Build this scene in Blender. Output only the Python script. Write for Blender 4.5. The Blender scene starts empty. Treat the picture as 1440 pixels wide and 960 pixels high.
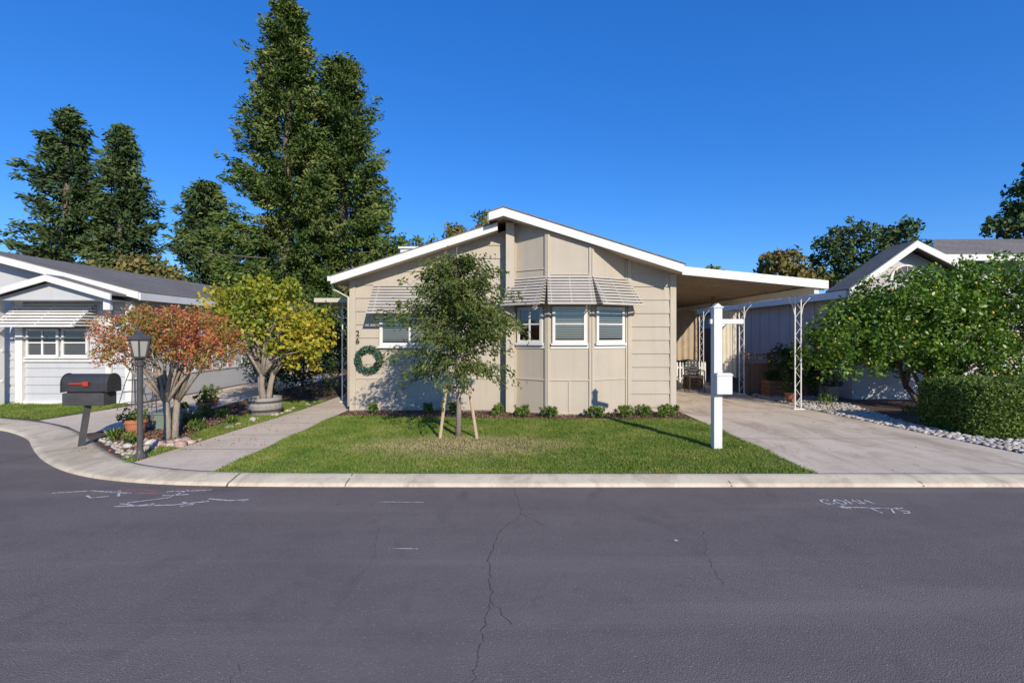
import bpy, bmesh, math, random
import numpy as np
from mathutils import Vector, Matrix
rng=np.random.default_rng(11); random.seed(11)
S=bpy.context.scene
COL=S.collection
# ------------------------------------------------------------------ helpers
def root(name):
    o=bpy.data.objects.new(name,None); COL.objects.link(o); return o
def mesh_np(name,V,F,mat,parent=None,smooth=False):
    V=np.asarray(V,dtype=np.float32); F=np.asarray(F,dtype=np.int32)
    me=bpy.data.meshes.new(name); k=F.shape[1]
    me.vertices.add(len(V)); me.vertices.foreach_set('co',V.ravel())
    me.loops.add(F.size); me.loops.foreach_set('vertex_index',F.ravel())
    me.polygons.add(len(F)); me.polygons.foreach_set('loop_start',np.arange(0,F.size,k,dtype=np.int32))
    me.update(calc_edges=True)
    if smooth: me.polygons.foreach_set('use_smooth',np.ones(len(F),dtype=bool))
    me.materials.append(mat)
    o=bpy.data.objects.new(name,me); COL.objects.link(o)
    if parent: o.parent=parent
    return o
class B:
    def __init__(s,M=None): s.v=[]; s.f=[]; s.M=M
    def add(s,vs,fs):
        n=len(s.v)
        for p in vs:
            p=Vector(p)
            if s.M is not None: p=s.M@p
            s.v.append(tuple(p))
        for f in fs: s.f.append(tuple(i+n for i in f))
        return s
    def box(s,x0,x1,y0,y1,z0,z1):
        return s.add([(x0,y0,z0),(x1,y0,z0),(x1,y1,z0),(x0,y1,z0),(x0,y0,z1),(x1,y0,z1),(x1,y1,z1),(x0,y1,z1)],
          [(0,3,2,1),(4,5,6,7),(0,1,5,4),(1,2,6,5),(2,3,7,6),(3,0,4,7)])
    def prism(s,pts,y0,y1):
        n=len(pts)
        vs=[(x,y0,z) for x,z in pts]+[(x,y1,z) for x,z in pts]
        fs=[tuple(range(n)),tuple(range(2*n-1,n-1,-1))]
        for i in range(n):
            j=(i+1)%n; fs.append((j,i,i+n,j+n))
        return s.add(vs,fs)
    def column(s,pts,z0,tops):
        n=len(pts)
        vs=[(x,y,z0) for x,y in pts]+[(x,y,t) for (x,y),t in zip(pts,tops)]
        fs=[tuple(range(n-1,-1,-1)),tuple(range(n,2*n))]
        for i in range(n):
            j=(i+1)%n; fs.append((i,j,j+n,i+n))
        return s.add(vs,fs)
    def tube(s,pts,rad,n=8):
        pts=[Vector(p) for p in pts]; m=len(pts)
        if not hasattr(rad,'__len__'): rad=[rad]*m
        vs=[];fs=[]
        for i,p in enumerate(pts):
            t=(pts[min(i+1,m-1)]-pts[max(i-1,0)]).normalized()
            a=Vector((0,0,1)) if abs(t.z)<.9 else Vector((1,0,0))
            u=t.cross(a).normalized(); w=t.cross(u).normalized()
            for k in range(n):
                an=2*math.pi*k/n
                vs.append(p+(u*math.cos(an)+w*math.sin(an))*rad[i])
        for i in range(m-1):
            for k in range(n):
                k2=(k+1)%n
                fs.append((i*n+k,i*n+k2,(i+1)*n+k2,(i+1)*n+k))
        fs.append(tuple(range(n-1,-1,-1))); fs.append(tuple(range((m-1)*n,m*n)))
        return s.add(vs,fs)
    def lathe(s,c,prof,n=20):
        vs=[];fs=[];m=len(prof)
        for r,z in prof:
            for k in range(n):
                a=2*math.pi*k/n; vs.append((c[0]+r*math.cos(a),c[1]+r*math.sin(a),c[2]+z))
        for i in range(m-1):
            for k in range(n):
                k2=(k+1)%n; fs.append((i*n+k,i*n+k2,(i+1)*n+k2,(i+1)*n+k))
        fs.append(tuple(range(n-1,-1,-1))); fs.append(tuple(range((m-1)*n,m*n)))
        return s.add(vs,fs)
    def build(s,name,mat,parent=None,bevel=0,smooth=False):
        me=bpy.data.meshes.new(name); me.from_pydata(s.v,[],s.f); me.update()
        me.materials.append(mat)
        if smooth:
            for p in me.polygons: p.use_smooth=True
        o=bpy.data.objects.new(name,me); COL.objects.link(o)
        if parent: o.parent=parent
        if bevel:
            m=o.modifiers.new('bevel','BEVEL'); m.width=bevel; m.segments=2; m.limit_method='ANGLE'; m.angle_limit=.6
        return o
def sheet(name,pts,z,mat,parent=None):
    b=B(); b.add([(x,y,z) for x,y in pts],[tuple(range(len(pts)))]); return b.build(name,mat,parent)
# ------------------------------------------------------------------ materials
def nt(name):
    m=bpy.data.materials.new(name); m.use_nodes=True; t=m.node_tree; t.nodes.clear()
    out=t.nodes.new('ShaderNodeOutputMaterial'); return m,t,out
def N(t,k,**kw):
    n=t.nodes.new(k)
    for a,b in kw.items(): setattr(n,a,b)
    return n
def mixc(t,f,a,b,mode='MIX'):
    n=N(t,'ShaderNodeMix',data_type='RGBA',blend_type=mode)
    L=t.links
    for i,x in ((0,f),(6,a),(7,b)):
        if isinstance(x,(int,float)): n.inputs[i].default_value=x
        elif isinstance(x,(tuple,list)): n.inputs[i].default_value=(*x[:3],1)
        else: L.new(x,n.inputs[i])
    return n.outputs[2]
def noise(t,scale,detail=4,vec=None,rough=.55,dist=0):
    n=N(t,'ShaderNodeTexNoise'); n.inputs['Scale'].default_value=scale; n.inputs['Detail'].default_value=detail
    n.inputs['Roughness'].default_value=rough; n.inputs['Distortion'].default_value=dist
    if vec is None:
        tc=N(t,'ShaderNodeTexCoord'); vec=tc.outputs['Object']
    t.links.new(vec,n.inputs['Vector']); return n.outputs['Fac']
def ramp(t,f,stops):
    n=N(t,'ShaderNodeValToRGB'); e=n.color_ramp.elements
    while len(e)<len(stops): e.new(.5)
    for el,(p,c) in zip(e,stops):
        el.position=p; el.color=(*c,1) if len(c)==3 else c
    t.links.new(f,n.inputs[0]); return n.outputs['Color']
def mrange(t,f,a,b,c=0,d=1):
    n=N(t,'ShaderNodeMapRange'); t.links.new(f,n.inputs[0])
    for i,x in enumerate((a,b,c,d)): n.inputs[i+1].default_value=x
    return n.outputs[0]
def stretch(t,sx,sy,sz):
    tc=N(t,'ShaderNodeTexCoord'); m=N(t,'ShaderNodeMapping'); m.inputs['Scale'].default_value=(sx,sy,sz)
    t.links.new(tc.outputs['Object'],m.inputs[0]); return m.outputs[0]
def plain(name,c1,c2=None,scale=3,rough=.7,bump=.0,bscale=60,spec=.3,metal=0,grime=.12,vec=None,streak=0):
    m,t,out=nt(name); c2=c2 or tuple(x*.8 for x in c1)
    v=stretch(t,*vec) if vec else None
    f=noise(t,scale,5,v); f=mrange(t,f,.3,.7)
    col=mixc(t,f,c1,c2)
    g=noise(t,.9,3); g=mrange(t,g,.35,.7,1,1-grime)
    gm=N(t,'ShaderNodeCombineColor')
    for i in range(3): t.links.new(g,gm.inputs[i])
    col=mixc(t,1.0,col,gm.outputs[0],'MULTIPLY')
    if streak:
        sv=noise(t,1.0,5,stretch(t,9,9,.5)); col=mixc(t,mrange(t,sv,.5,.75,0,streak),col,tuple(x*.62 for x in c1))
    p=N(t,'ShaderNodeBsdfPrincipled'); t.links.new(col,p.inputs['Base Color'])
    p.inputs['Roughness'].default_value=rough; p.inputs['Specular IOR Level'].default_value=spec; p.inputs['Metallic'].default_value=metal
    if bump:
        b=N(t,'ShaderNodeBump'); b.inputs['Strength'].default_value=bump; b.inputs['Distance'].default_value=.02
        t.links.new(noise(t,bscale,4),b.inputs['Height']); t.links.new(b.outputs[0],p.inputs['Normal'])
    t.links.new(p.outputs[0],out.inputs[0]); return m
def foliage(name,stops,nscale=1.0,trans=.3,rw=.5,rough=.5,gloss=.025):
    m,t,out=nt(name); geo=N(t,'ShaderNodeNewGeometry')
    n=noise(t,nscale,2); n=mrange(t,n,.3,.7)
    a=N(t,'ShaderNodeMix',data_type='FLOAT'); a.inputs[0].default_value=rw
    t.links.new(n,a.inputs[2]); t.links.new(geo.outputs['Random Per Island'],a.inputs[3])
    col=ramp(t,a.outputs[0],stops)
    p=N(t,'ShaderNodeBsdfDiffuse'); t.links.new(col,p.inputs[0]); sh=p.outputs[0]
    if trans:
        tr=N(t,'ShaderNodeBsdfTranslucent'); t.links.new(mixc(t,1.0,col,(1,1,.6),'MULTIPLY'),tr.inputs[0])
        mx=N(t,'ShaderNodeMixShader'); mx.inputs[0].default_value=trans
        t.links.new(sh,mx.inputs[1]); t.links.new(tr.outputs[0],mx.inputs[2]); sh=mx.outputs[0]
    if gloss:
        g=N(t,'ShaderNodeBsdfGlossy'); g.inputs['Roughness'].default_value=rough
        mx=N(t,'ShaderNodeMixShader'); mx.inputs[0].default_value=gloss
        t.links.new(sh,mx.inputs[1]); t.links.new(g.outputs[0],mx.inputs[2]); sh=mx.outputs[0]
    t.links.new(sh,out.inputs[0])
    return m
def island(name,stops,rough=.8,bump=.3):
    m,t,out=nt(name); geo=N(t,'ShaderNodeNewGeometry')
    col=ramp(t,geo.outputs['Random Per Island'],stops)
    col=mixc(t,mrange(t,noise(t,25,4),.35,.7,0,.5),col,(.16,.14,.11))
    p=N(t,'ShaderNodeBsdfPrincipled'); t.links.new(col,p.inputs['Base Color']); p.inputs['Roughness'].default_value=rough
    t.links.new(p.outputs[0],out.inputs[0]); return m

M_wall=plain('beige_paint',(.505,.435,.345),(.47,.405,.32),2,.75,.15,120,grime=.08,streak=.22)
M_trim=plain('beige_trim_paint',(.52,.45,.355),(.49,.42,.33),3,.7,.05,grime=.06,streak=.18)
M_white=plain('white_paint',(.77,.745,.70),(.71,.685,.64),4,.55,.03,grime=.10,streak=.15)
M_awn=plain('awning_cream_metal',(.54,.49,.42),(.48,.43,.37),5,.5,grime=.1,streak=.2)
M_carp=plain('cream_metal',(.62,.56,.45),(.56,.51,.40),5,.5,grime=.12,streak=.2)
M_nwall=plain('pale_grey_paint',(.53,.53,.53),(.49,.49,.50),2,.75,.1,grime=.08,streak=.15)
M_nwall2=plain('lavender_grey_paint',(.56,.525,.52),(.51,.475,.47),2,.75,.1,grime=.08,streak=.2)
M_shing=plain('asphalt_shingles',(.27,.245,.22),(.16,.145,.13),14,.95,.8,50,spec=.1,grime=.2)
M_tan=plain('tan_fabric',(.46,.36,.25),(.38,.29,.2),6,.9,.3,60)
M_wood=plain('redwood_boards',(.34,.19,.11),(.22,.12,.07),8,.85,.4,40,vec=(6,6,.6))
M_stake=plain('weathered_pine',(.58,.44,.30),(.45,.33,.22),12,.85,.3,50,vec=(5,5,.5))
M_bark=plain('bark',(.24,.19,.15),(.13,.10,.08),14,.95,.9,40,vec=(3,3,.6))
M_barkl=plain('pale_bark',(.38,.32,.26),(.22,.18,.14),14,.95,.8,40,vec=(3,3,.6))
M_mulch=plain('bark_mulch',(.20,.13,.095),(.09,.06,.045),22,.95,1.0,45,grime=.3)
M_soil=plain('ground_soil',(.20,.19,.12),(.12,.13,.07),.6,.95,.6,30,grime=.3)
M_black=plain('black_metal',(.035,.034,.036),(.055,.052,.052),8,.45,spec=.5)
M_dgrey=plain('grey_painted_metal',(.085,.08,.08),(.06,.058,.058),8,.5,spec=.3)
M_terra=plain('terracotta',(.50,.19,.09),(.40,.15,.08),8,.8,.2,60)
M_red=plain('red_plastic',(.50,.05,.03),(.4,.05,.03),5,.5)
M_gbox=plain('utility_green',(.20,.25,.20),(.17,.21,.17),5,.6)
M_barrel=plain('barrel_grey_wood',(.38,.35,.32),(.26,.235,.21),10,.85,.4,60,vec=(5,5,.6))
M_dark=plain('dark_interior',(.03,.032,.035),(.05,.05,.05),3,.6)
M_blind=plain('blind_slats',(.45,.45,.45),(.39,.39,.39),3,.6)
M_dec=plain('joint_dark',(.16,.145,.12),(.12,.11,.09),12,.95)
M_stone=island('river_rock',[(0,(.44,.40,.35)),(.35,(.60,.55,.48)),(.6,(.32,.29,.27)),(.8,(.50,.41,.32)),(1,(.68,.64,.58))])
M_pink=island('pink_flagstone',[(0,(.50,.30,.24)),(.5,(.58,.44,.36)),(1,(.42,.24,.2))])
M_orange=plain('orange_peel',(.62,.34,.05),(.50,.40,.06),6,.5,.2,90)
M_num=plain('number_black',(.05,.045,.04))
M_lampg=plain('frosted_lamp_glass',(.42,.40,.36),(.36,.34,.30),6,.35,spec=.4)
M_glass,t,out=nt('window_glass')
a=N(t,'ShaderNodeBsdfTransparent'); g=N(t,'ShaderNodeBsdfGlossy'); g.inputs['Roughness'].default_value=.03; g.inputs[0].default_value=(.9,.95,1,1)
fr=N(t,'ShaderNodeFresnel'); fr.inputs[0].default_value=1.6; a.inputs[0].default_value=(.70,.73,.76,1)
mx=N(t,'ShaderNodeMixShader'); t.links.new(mrange(t,fr.outputs[0],0,1,.06,1),mx.inputs[0]); t.links.new(a.outputs[0],mx.inputs[1]); t.links.new(g.outputs[0],mx.inputs[2]); t.links.new(mx.outputs[0],out.inputs[0])
# asphalt
M_asph,t,out=nt('asphalt')
base=mixc(t,mrange(t,noise(t,.5,5,stretch(t,.45,1.7,1),.6,.6),.3,.7),(.150,.125,.118),(.205,.174,.160))
base=mixc(t,mrange(t,noise(t,2.6,5,None,.65),.35,.75,0,.55),base,(.215,.184,.168))
base=mixc(t,mrange(t,noise(t,9,3,None,.7),.55,.8,0,.5),base,(.120,.101,.095))
base=mixc(t,mrange(t,noise(t,150,2),.35,.7,0,.42),base,(.07,.06,.056))
base=mixc(t,mrange(t,noise(t,80,1),.64,.74,0,.55),base,(.36,.32,.28))
base=mixc(t,mrange(t,noise(t,1.3,3,stretch(t,1,.5,1),dist=1.8),.60,.74,0,.5),base,(.110,.092,.089))
base=mixc(t,mrange(t,noise(t,1.0,3,stretch(t,.12,2.6,1),dist=.4),.56,.7,0,.4),base,(.24,.206,.185))
p=N(t,'ShaderNodeBsdfPrincipled'); t.links.new(base,p.inputs['Base Color']); p.inputs['Roughness'].default_value=.9; p.inputs['Specular IOR Level'].default_value=.1
b=N(t,'ShaderNodeBump'); b.inputs['Strength'].default_value=.6; b.inputs['Distance'].default_value=.01
t.links.new(noise(t,120,2),b.inputs['Height']); t.links.new(b.outputs[0],p.inputs['Normal']); t.links.new(p.outputs[0],out.inputs[0])
def conc(name,c1,c2,st,stf,sv=(1.4,.5,1),lo=.5):
    m,t,out=nt(name)
    base=mixc(t,mrange(t,noise(t,.9,5),.3,.7),c1,c2)
    base=mixc(t,mrange(t,noise(t,1.3,5,stretch(t,*sv),.65,1),lo,lo+.2,0,stf),base,st)
    base=mixc(t,mrange(t,noise(t,7,5,None,.7),.5,.75,0,.4),base,st)
    base=mixc(t,mrange(t,noise(t,70,2),.4,.7,0,.3),base,tuple(x*.6 for x in c1))
    p=N(t,'ShaderNodeBsdfPrincipled'); t.links.new(base,p.inputs['Base Color']); p.inputs['Roughness'].default_value=.9; p.inputs['Specular IOR Level'].default_value=.1
    b=N(t,'ShaderNodeBump'); b.inputs['Strength'].default_value=.35; b.inputs['Distance'].default_value=.01
    t.links.new(noise(t,90,2),b.inputs['Height']); t.links.new(b.outputs[0],p.inputs['Normal']); t.links.new(p.outputs[0],out.inputs[0]); return m
M_drive=conc('driveway_concrete',(.72,.60,.455),(.60,.49,.37),(.36,.275,.19),.7,lo=.47)
M_conc=conc('concrete',(.72,.60,.46),(.60,.50,.385),(.38,.30,.22),.4)
M_curb=conc('curb_concrete',(.72,.61,.45),(.57,.48,.35),(.30,.24,.17),.65,(1.6,1,1),.47)
def chalk(name,c,f=.85):
    m,t,out=nt(name)
    p=N(t,'ShaderNodeBsdfPrincipled'); p.inputs['Base Color'].default_value=(*c,1); p.inputs['Roughness'].default_value=.9
    tr=N(t,'ShaderNodeBsdfTransparent'); mx=N(t,'ShaderNodeMixShader')
    t.links.new(mrange(t,noise(t,45,4),.34,.52,.05,f),mx.inputs[0]); t.links.new(tr.outputs[0],mx.inputs[1]); t.links.new(p.outputs[0],mx.inputs[2])
    t.links.new(mx.outputs[0],out.inputs[0]); return m
M_chalk=chalk('white_marking_paint',(.68,.66,.64)); M_chalkr=chalk('pink_marking_paint',(.6,.2,.2),.7); M_crack=chalk('crack_dark',(.06,.05,.05)); M_seal=chalk('light_sealant',(.27,.24,.22),.6)
# foliages
F_red=foliage('redwood_needles',[(0,(.022,.045,.012)),(.35,(.07,.115,.03)),(.65,(.14,.185,.05)),(.85,(.21,.23,.075)),(1,(.28,.25,.10))],.55,0,.4,gloss=0)
F_far=foliage('far_conifer_needles',[(0,(.028,.052,.022)),(.5,(.08,.12,.045)),(1,(.15,.18,.07))],.35,0,.45,gloss=0)
F_farg=foliage('far_green',[(0,(.045,.08,.025)),(.5,(.10,.15,.04)),(1,(.19,.21,.07))],.4,0,.5,gloss=0)
F_faro=foliage('far_autumn',[(0,(.10,.10,.03)),(.5,(.22,.17,.06)),(.8,(.14,.16,.05)),(1,(.33,.19,.08))],.6,0,.5,gloss=0)
F_crape=foliage('autumn_red_leaves',[(0,(.09,.16,.03)),(.32,(.26,.26,.05)),(.50,(.55,.22,.08)),(.74,(.60,.16,.10)),(1,(.42,.06,.04))],1.8,.3,.5)
F_yel=foliage('yellow_green_leaves',[(0,(.09,.16,.02)),(.35,(.22,.28,.03)),(.6,(.48,.42,.04)),(.85,(.68,.48,.05)),(1,(.60,.26,.05))],.9,.35,.45)
F_young=foliage('olive_leaves',[(0,(.05,.085,.02)),(.5,(.11,.155,.035)),(.85,(.20,.225,.06)),(1,(.34,.28,.10))],1.5,.3,.6,gloss=.01)
F_cit=foliage('citrus_leaves',[(0,(.035,.09,.012)),(.5,(.105,.20,.02)),(.85,(.22,.33,.035)),(1,(.38,.44,.06))],1.4,.25,.55,.4,.04)
F_hedge=foliage('hedge_leaves',[(0,(.05,.095,.018)),(.5,(.12,.185,.03)),(1,(.24,.28,.06))],3,.2,.6)
F_dark=foliage('dark_shrub_leaves',[(0,(.02,.038,.012)),(.6,(.05,.08,.02)),(1,(.12,.14,.04))],1,.15,.5)
F_wre=foliage('wreath_leaves',[(0,(.02,.07,.045)),(.6,(.05,.14,.09)),(.9,(.14,.24,.16)),(1,(.5,.1,.06))],3,.1,.8)
F_chip=foliage('bark_chip',[(0,(.08,.045,.03)),(.6,(.2,.11,.07)),(1,(.36,.24,.17))],3,0,.9,gloss=0)
# grass
M_grass,t,out=nt('lawn_grass'); geo=N(t,'ShaderNodeNewGeometry')
nn=mrange(t,noise(t,1.6,5,None,.65),.3,.7)
a=N(t,'ShaderNodeMix',data_type='FLOAT'); a.inputs[0].default_value=.45; t.links.new(nn,a.inputs[2]); t.links.new(geo.outputs['Random Per Island'],a.inputs[3])
col=ramp(t,a.outputs[0],[(0,(.07,.15,.025)),(.35,(.14,.225,.04)),(.65,(.24,.29,.065)),(.85,(.36,.34,.11)),(1,(.50,.42,.19))])
vm=N(t,'ShaderNodeVectorMath',operation='SUBTRACT'); t.links.new(geo.outputs['Position'],vm.inputs[0]); vm.inputs[1].default_value=(-.75,7.15,0)
vs=N(t,'ShaderNodeVectorMath',operation='MULTIPLY'); t.links.new(vm.outputs[0],vs.inputs[0]); vs.inputs[1].default_value=(.55,1.3,0)
ln=N(t,'ShaderNodeVectorMath',operation='LENGTH'); t.links.new(vs.outputs[0],ln.inputs[0])
ad=N(t,'ShaderNodeMath',operation='ADD'); t.links.new(ln.outputs['Value'],ad.inputs[0]); t.links.new(mrange(t,noise(t,4,4),0,1,-.6,.6),ad.inputs[1])
col=mixc(t,mrange(t,ad.outputs[0],.15,1.1,.9,0),col,(.52,.41,.23))
p=N(t,'ShaderNodeBsdfDiffuse'); t.links.new(col,p.inputs[0])
tr=N(t,'ShaderNodeBsdfTranslucent'); t.links.new(col,tr.inputs[0]); mx=N(t,'ShaderNodeMixShader'); mx.inputs[0].default_value=.25
t.links.new(p.outputs[0],mx.inputs[1]); t.links.new(tr.outputs[0],mx.inputs[2]); t.links.new(mx.outputs[0],out.inputs[0])
M_turf=plain('turf_soil',(.16,.17,.055),(.13,.11,.055),9,.95,.6,60)

# ------------------------------------------------------------------ foliage generators
def unit(n):
    v=rng.normal(size=(n,3)); return v/np.linalg.norm(v,axis=1,keepdims=True)
def leaves(name,C,size,mat,parent=None,aspect=.5,var=.4,U=None):
    C=np.asarray(C); n=len(C); u=unit(n)
    if U is not None: u=U+u*.45; u/=np.linalg.norm(u,axis=1,keepdims=True)
    v=np.cross(u,unit(n))
    v/=np.maximum(np.linalg.norm(v,axis=1,keepdims=True),1e-6)
    s=size*(1+var*(rng.random((n,1))*2-1))
    bend=np.cross(u,v)*s*.18
    V=np.stack([C-u*s,C+v*s*aspect+bend,C+u*s,C-v*s*aspect+bend],1).reshape(-1,3)
    F=np.arange(4*n).reshape(-1,4)
    return mesh_np(name,V,F,mat,parent)
def around(C,r,k,flat=1.):
    C=np.repeat(np.asarray(C),k,axis=0); n=len(C)
    d=unit(n)*(rng.random((n,1))**.5)*r; d[:,2]*=flat; return C+d
def lobepts(lobes,n,bias=.4,zmin=None):
    L=np.array(lobes,dtype=float); vol=L[:,3]*L[:,4]*L[:,5]; vol=vol**.8
    idx=rng.choice(len(L),n,p=vol/vol.sum())
    P=L[idx,:3]+unit(n)*(rng.random((n,1))**bias)*L[idx,3:6]
    if zmin is not None: P[:,2]=np.maximum(P[:,2],zmin+rng.random(n)*.2)
    return P
def broad(parent,base,lobes,mat,bark,ncl,clr,nleaf,size,trunk_r,fork,nlimb=9,aspect=.5,bias=.4,multi=1,zmin=None,tsplay=.15,name='foliage'):
    P=lobepts(lobes,ncl,bias,zmin)
    leaves(name,around(P,clr,nleaf),size,mat,parent,aspect)
    b=B(); base=Vector(base)
    forks=[]
    for m in range(multi):
        an=m/multi*6.28+.6; off=Vector((math.cos(an),math.sin(an),0))
        f=Vector((base.x,base.y,fork))+off*tsplay*(multi>1)
        q=base+off*(.06*(multi>1)); mid=(q+f)/2+Vector((random.uniform(-.04,.04),0,0))
        b.tube([q-Vector((0,0,.05)),q.lerp(mid,.3),mid,f],[trunk_r*1.35,trunk_r,trunk_r*.9,trunk_r*.78],9); forks.append(f)
    sel=P[rng.choice(len(P),nlimb,replace=False)]
    for i,p in enumerate(sel):
        f=forks[i%multi]; p=Vector(p); mid=f.lerp(p,.45)+Vector((random.uniform(-.1,.1),random.uniform(-.1,.1),.12*(p-f).length))
        b.tube([f-Vector((0,0,.05)),f.lerp(mid,.5),mid,mid.lerp(p,.55)+Vector((0,0,.02)),p],[trunk_r*.6,trunk_r*.5,trunk_r*.36,trunk_r*.22,trunk_r*.08],6)
    b.build('trunk_and_limbs',bark,parent,smooth=True)
def conifer(parent,x,y,H,R,mat,nb=260,z0=.06,size=.26,ncl=8,nleaf=14,clr=.55,power=.8,asp=.36):
    cs=[];dirs=[];tb=B(); trunk=H*.018
    tb.tube([(x,y,-.1),(x,y,H*.35),(x,y,H*.75),(x,y,H*.98)],[trunk*1.3,trunk,trunk*.5,.03],8)
    ph=random.random()*6
    for i in range(nb):
        t=z0+(1-z0)*(i+random.random())/nb
        t=min(t,.995); az=random.random()*6.283
        lobe=1+.13*math.sin(az*3+ph+t*9)+.12*math.sin(t*41+az*2+ph)
        L=R*((1-t)**power)*random.uniform(.62,1.1)*lobe+.12
        z=H*t; k=max(2,int(ncl*(.35+.65*(1-t))))
        dz=-.25*(1-t)+.5*t
        for j in range(k):
            s=.3+.7*(j+random.random())/k
            px=x+math.cos(az)*L*s; py=y+math.sin(az)*L*s; pz=z+L*(dz*s+.2*s*s)-.12*L*math.sin(s*3)
            cs.append((px+random.gauss(0,.12),py+random.gauss(0,.12),pz+random.gauss(0,.08))); dirs.append((math.cos(az)*.7,math.sin(az)*.7,random.uniform(-.6,.5)))
        if i%3==0: tb.tube([(x,y,z),(x+math.cos(az)*L*.8,y+math.sin(az)*L*.8,z+L*dz*.8)],[.06,.015],4)
    cs=np.array(cs); U=np.repeat(np.array(dirs),nleaf,axis=0)
    leaves('needles',around(cs,clr,nleaf,.55),size,mat,parent,asp,.45,U=U)
    tb.build('trunk',M_bark,parent)
# ------------------------------------------------------------------ ground, road, curb
sheet('ground',[(-250,-150),(250,-150),(250,350),(-250,350)],-.09,M_soil)
outer=[(60,5.41),(8,5.41),(3,5.41),(-1,5.41),(-3.37,5.43),(-4.4,5.56),(-5.3,5.85),(-6.25,6.45),(-7.2,7.25),(-8.0,8.0),(-9.5,8.85),(-14,9.9),(-40,11.5)]
inner=[(60,5.69),(8,5.69),(3,5.69),(-1,5.69),(-3.40,5.73),(-4.3,5.92),(-5.0,6.25),(-5.75,6.85),(-6.65,7.6),(-7.55,8.35),(-9.2,9.3),(-13.8,10.4),(-40,12.1)]
def smooth_poly(P,it=3):
    for _ in range(it):
        Q=[P[0]]
        for a,b in zip(P[:-1],P[1:]):
            Q.append((a[0]*.75+b[0]*.25,a[1]*.75+b[1]*.25)); Q.append((a[0]*.25+b[0]*.75,a[1]*.25+b[1]*.75))
        Q.append(P[-1]); P=Q
    return P
outer=smooth_poly(outer); inner=smooth_poly(inner)
sheet('road',[(-60,-30),(60,-30),(60,30),(-60,30)],-.06,M_asph)
prof=[(0,-.058),(.02,-.03),(.12,-.018),(.35,-.008),(.6,.012),(.85,.02),(1,.018),(1.0,-.02)]
V=[];F=[];m=len(prof)
for (ox,oy),(ix,iy) in zip(outer,inner):
    for s,z in prof: V.append((ox+(ix-ox)*s,oy+(iy-oy)*s,z))
for i in range(len(outer)-1):
    for k in range(m-1): F.append((i*m+k,(i+1)*m+k,(i+1)*m+k+1,i*m+k+1))
bb=B(); bb.add(V,F); bb.build('curb',M_curb,None,smooth=True)
sheet('garden_ground',inner+[(-40,70),(60,70)],0,M_mulch)
cj=root('curb_joints')
b=B()
for x in (-1.87,2.45,4.6,-3.2): b.add([(x,5.40,-.045),(x+.012,5.40,-.045),(x+.014,5.44,-.017),(x+.014,5.52,-.007),(x+.016,5.60,.014),(x+.016,5.69,.0225),(x,5.69,.0225),(x,5.60,.014),(x,5.52,-.007),(x,5.44,-.017)],[(0,1,2,9),(9,2,3,8),(8,3,4,7),(7,4,5,6)])
b.build('joint',M_dec,cj)
LP=[(-3.54,5.70),(3.58,5.70),(3.56,9.0),(3.5,9.35),(1.5,9.3),(-1,9.45),(-3.53,9.75)]
lawn=sheet('front_lawn',LP,.004,M_turf)
walk=sheet('walkway',[(-4.86,6.06),(-4.30,5.90),(-3.56,5.75),(-3.545,12),(-3.6,15),(-4.55,15),(-4.56,10.7)],.012,M_conc)
b=B()
for y in (6.9,7.9,8.9,9.9,10.9): b.box(-4.83+.06*(y-6)*.95,-3.545,y,y+.012,.0125,.0135)
b.build('joints',M_dec,walk)
drive=sheet('driveway',[(3.58,5.70),(7.6,5.70),(7.25,6.1),(7.0,6.6),(6.75,8.5),(6.5,10.5),(6.35,13),(6.35,22),(3.5,22),(3.56,10)],.012,M_drive)
b=B()
for y in (7.6,10.2,13): b.box(3.57,6.5 if y>9 else 6.8,y,y+.014,.0125,.0136)
b.build('joints',M_dec,drive)
ndrive=sheet('neighbor_driveway',[(-7.05,7.96),(-7.9,8.6),(-9.0,9.2),(-8.75,11),(-8.7,20),(-6.9,20),(-6.7,12),(-6.5,9)],.012,M_conc)
NL=[(-9.15,9.36),(-13,10.3),(-13.5,11.4),(-9.0,11.4),(-8.85,11)]
SL=[(-5.2,6.42),(-4.88,6.12),(-4.62,9.5),(-4.6,12),(-6.3,12.2),(-5.5,10.2),(-5.3,8.8)]
nlawn=sheet('neighbor_lawn',NL,.004,M_turf)
strip=sheet('grass_strip',SL,.004,M_turf)
def pip(P,poly):
    x,y=P[:,0],P[:,1]; ins=np.zeros(len(P),bool); n=len(poly)
    for i in range(n):
        x1,y1=poly[i]; x2,y2=poly[(i+1)%n]
        c=((y1>y)!=(y2>y))&(x<(x2-x1)*(y-y1)/((y2-y1)+1e-12)+x1); ins^=c
    return ins
def grass(parent,poly,dens,h):
    P=np.array(poly); lo=P.min(0); hi=P.max(0); n=int((hi[0]-lo[0])*(hi[1]-lo[1])*dens)
    Q=lo+rng.random((n,2))*(hi-lo); Q=Q[pip(Q,poly)]
    d=np.hypot((Q[:,0]+.75)*.55,(Q[:,1]-7.15)*1.3); Q=Q[(rng.random(len(Q))>.5)|(d>.6)]
    n=len(Q); an=rng.random(n)*6.283; w=.0055+.003*rng.random(n); hh=h*(.5+.8*rng.random(n))*(.8+.3*np.sin(Q[:,0]*5)*np.sin(Q[:,1]*4.3))
    dx=np.cos(an)*w; dy=np.sin(an)*w; lx=rng.normal(size=n)*hh*.5; ly=rng.normal(size=n)*hh*.5
    z0=np.full(n,.002)
    V=np.stack([np.stack([Q[:,0]-dx,Q[:,1]-dy,z0],1),np.stack([Q[:,0]+dx,Q[:,1]+dy,z0],1),np.stack([Q[:,0]+lx,Q[:,1]+ly,hh],1)],1).reshape(-1,3)
    mesh_np('grass_blades',V,np.arange(3*n).reshape(-1,3),M_grass,parent)
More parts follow.
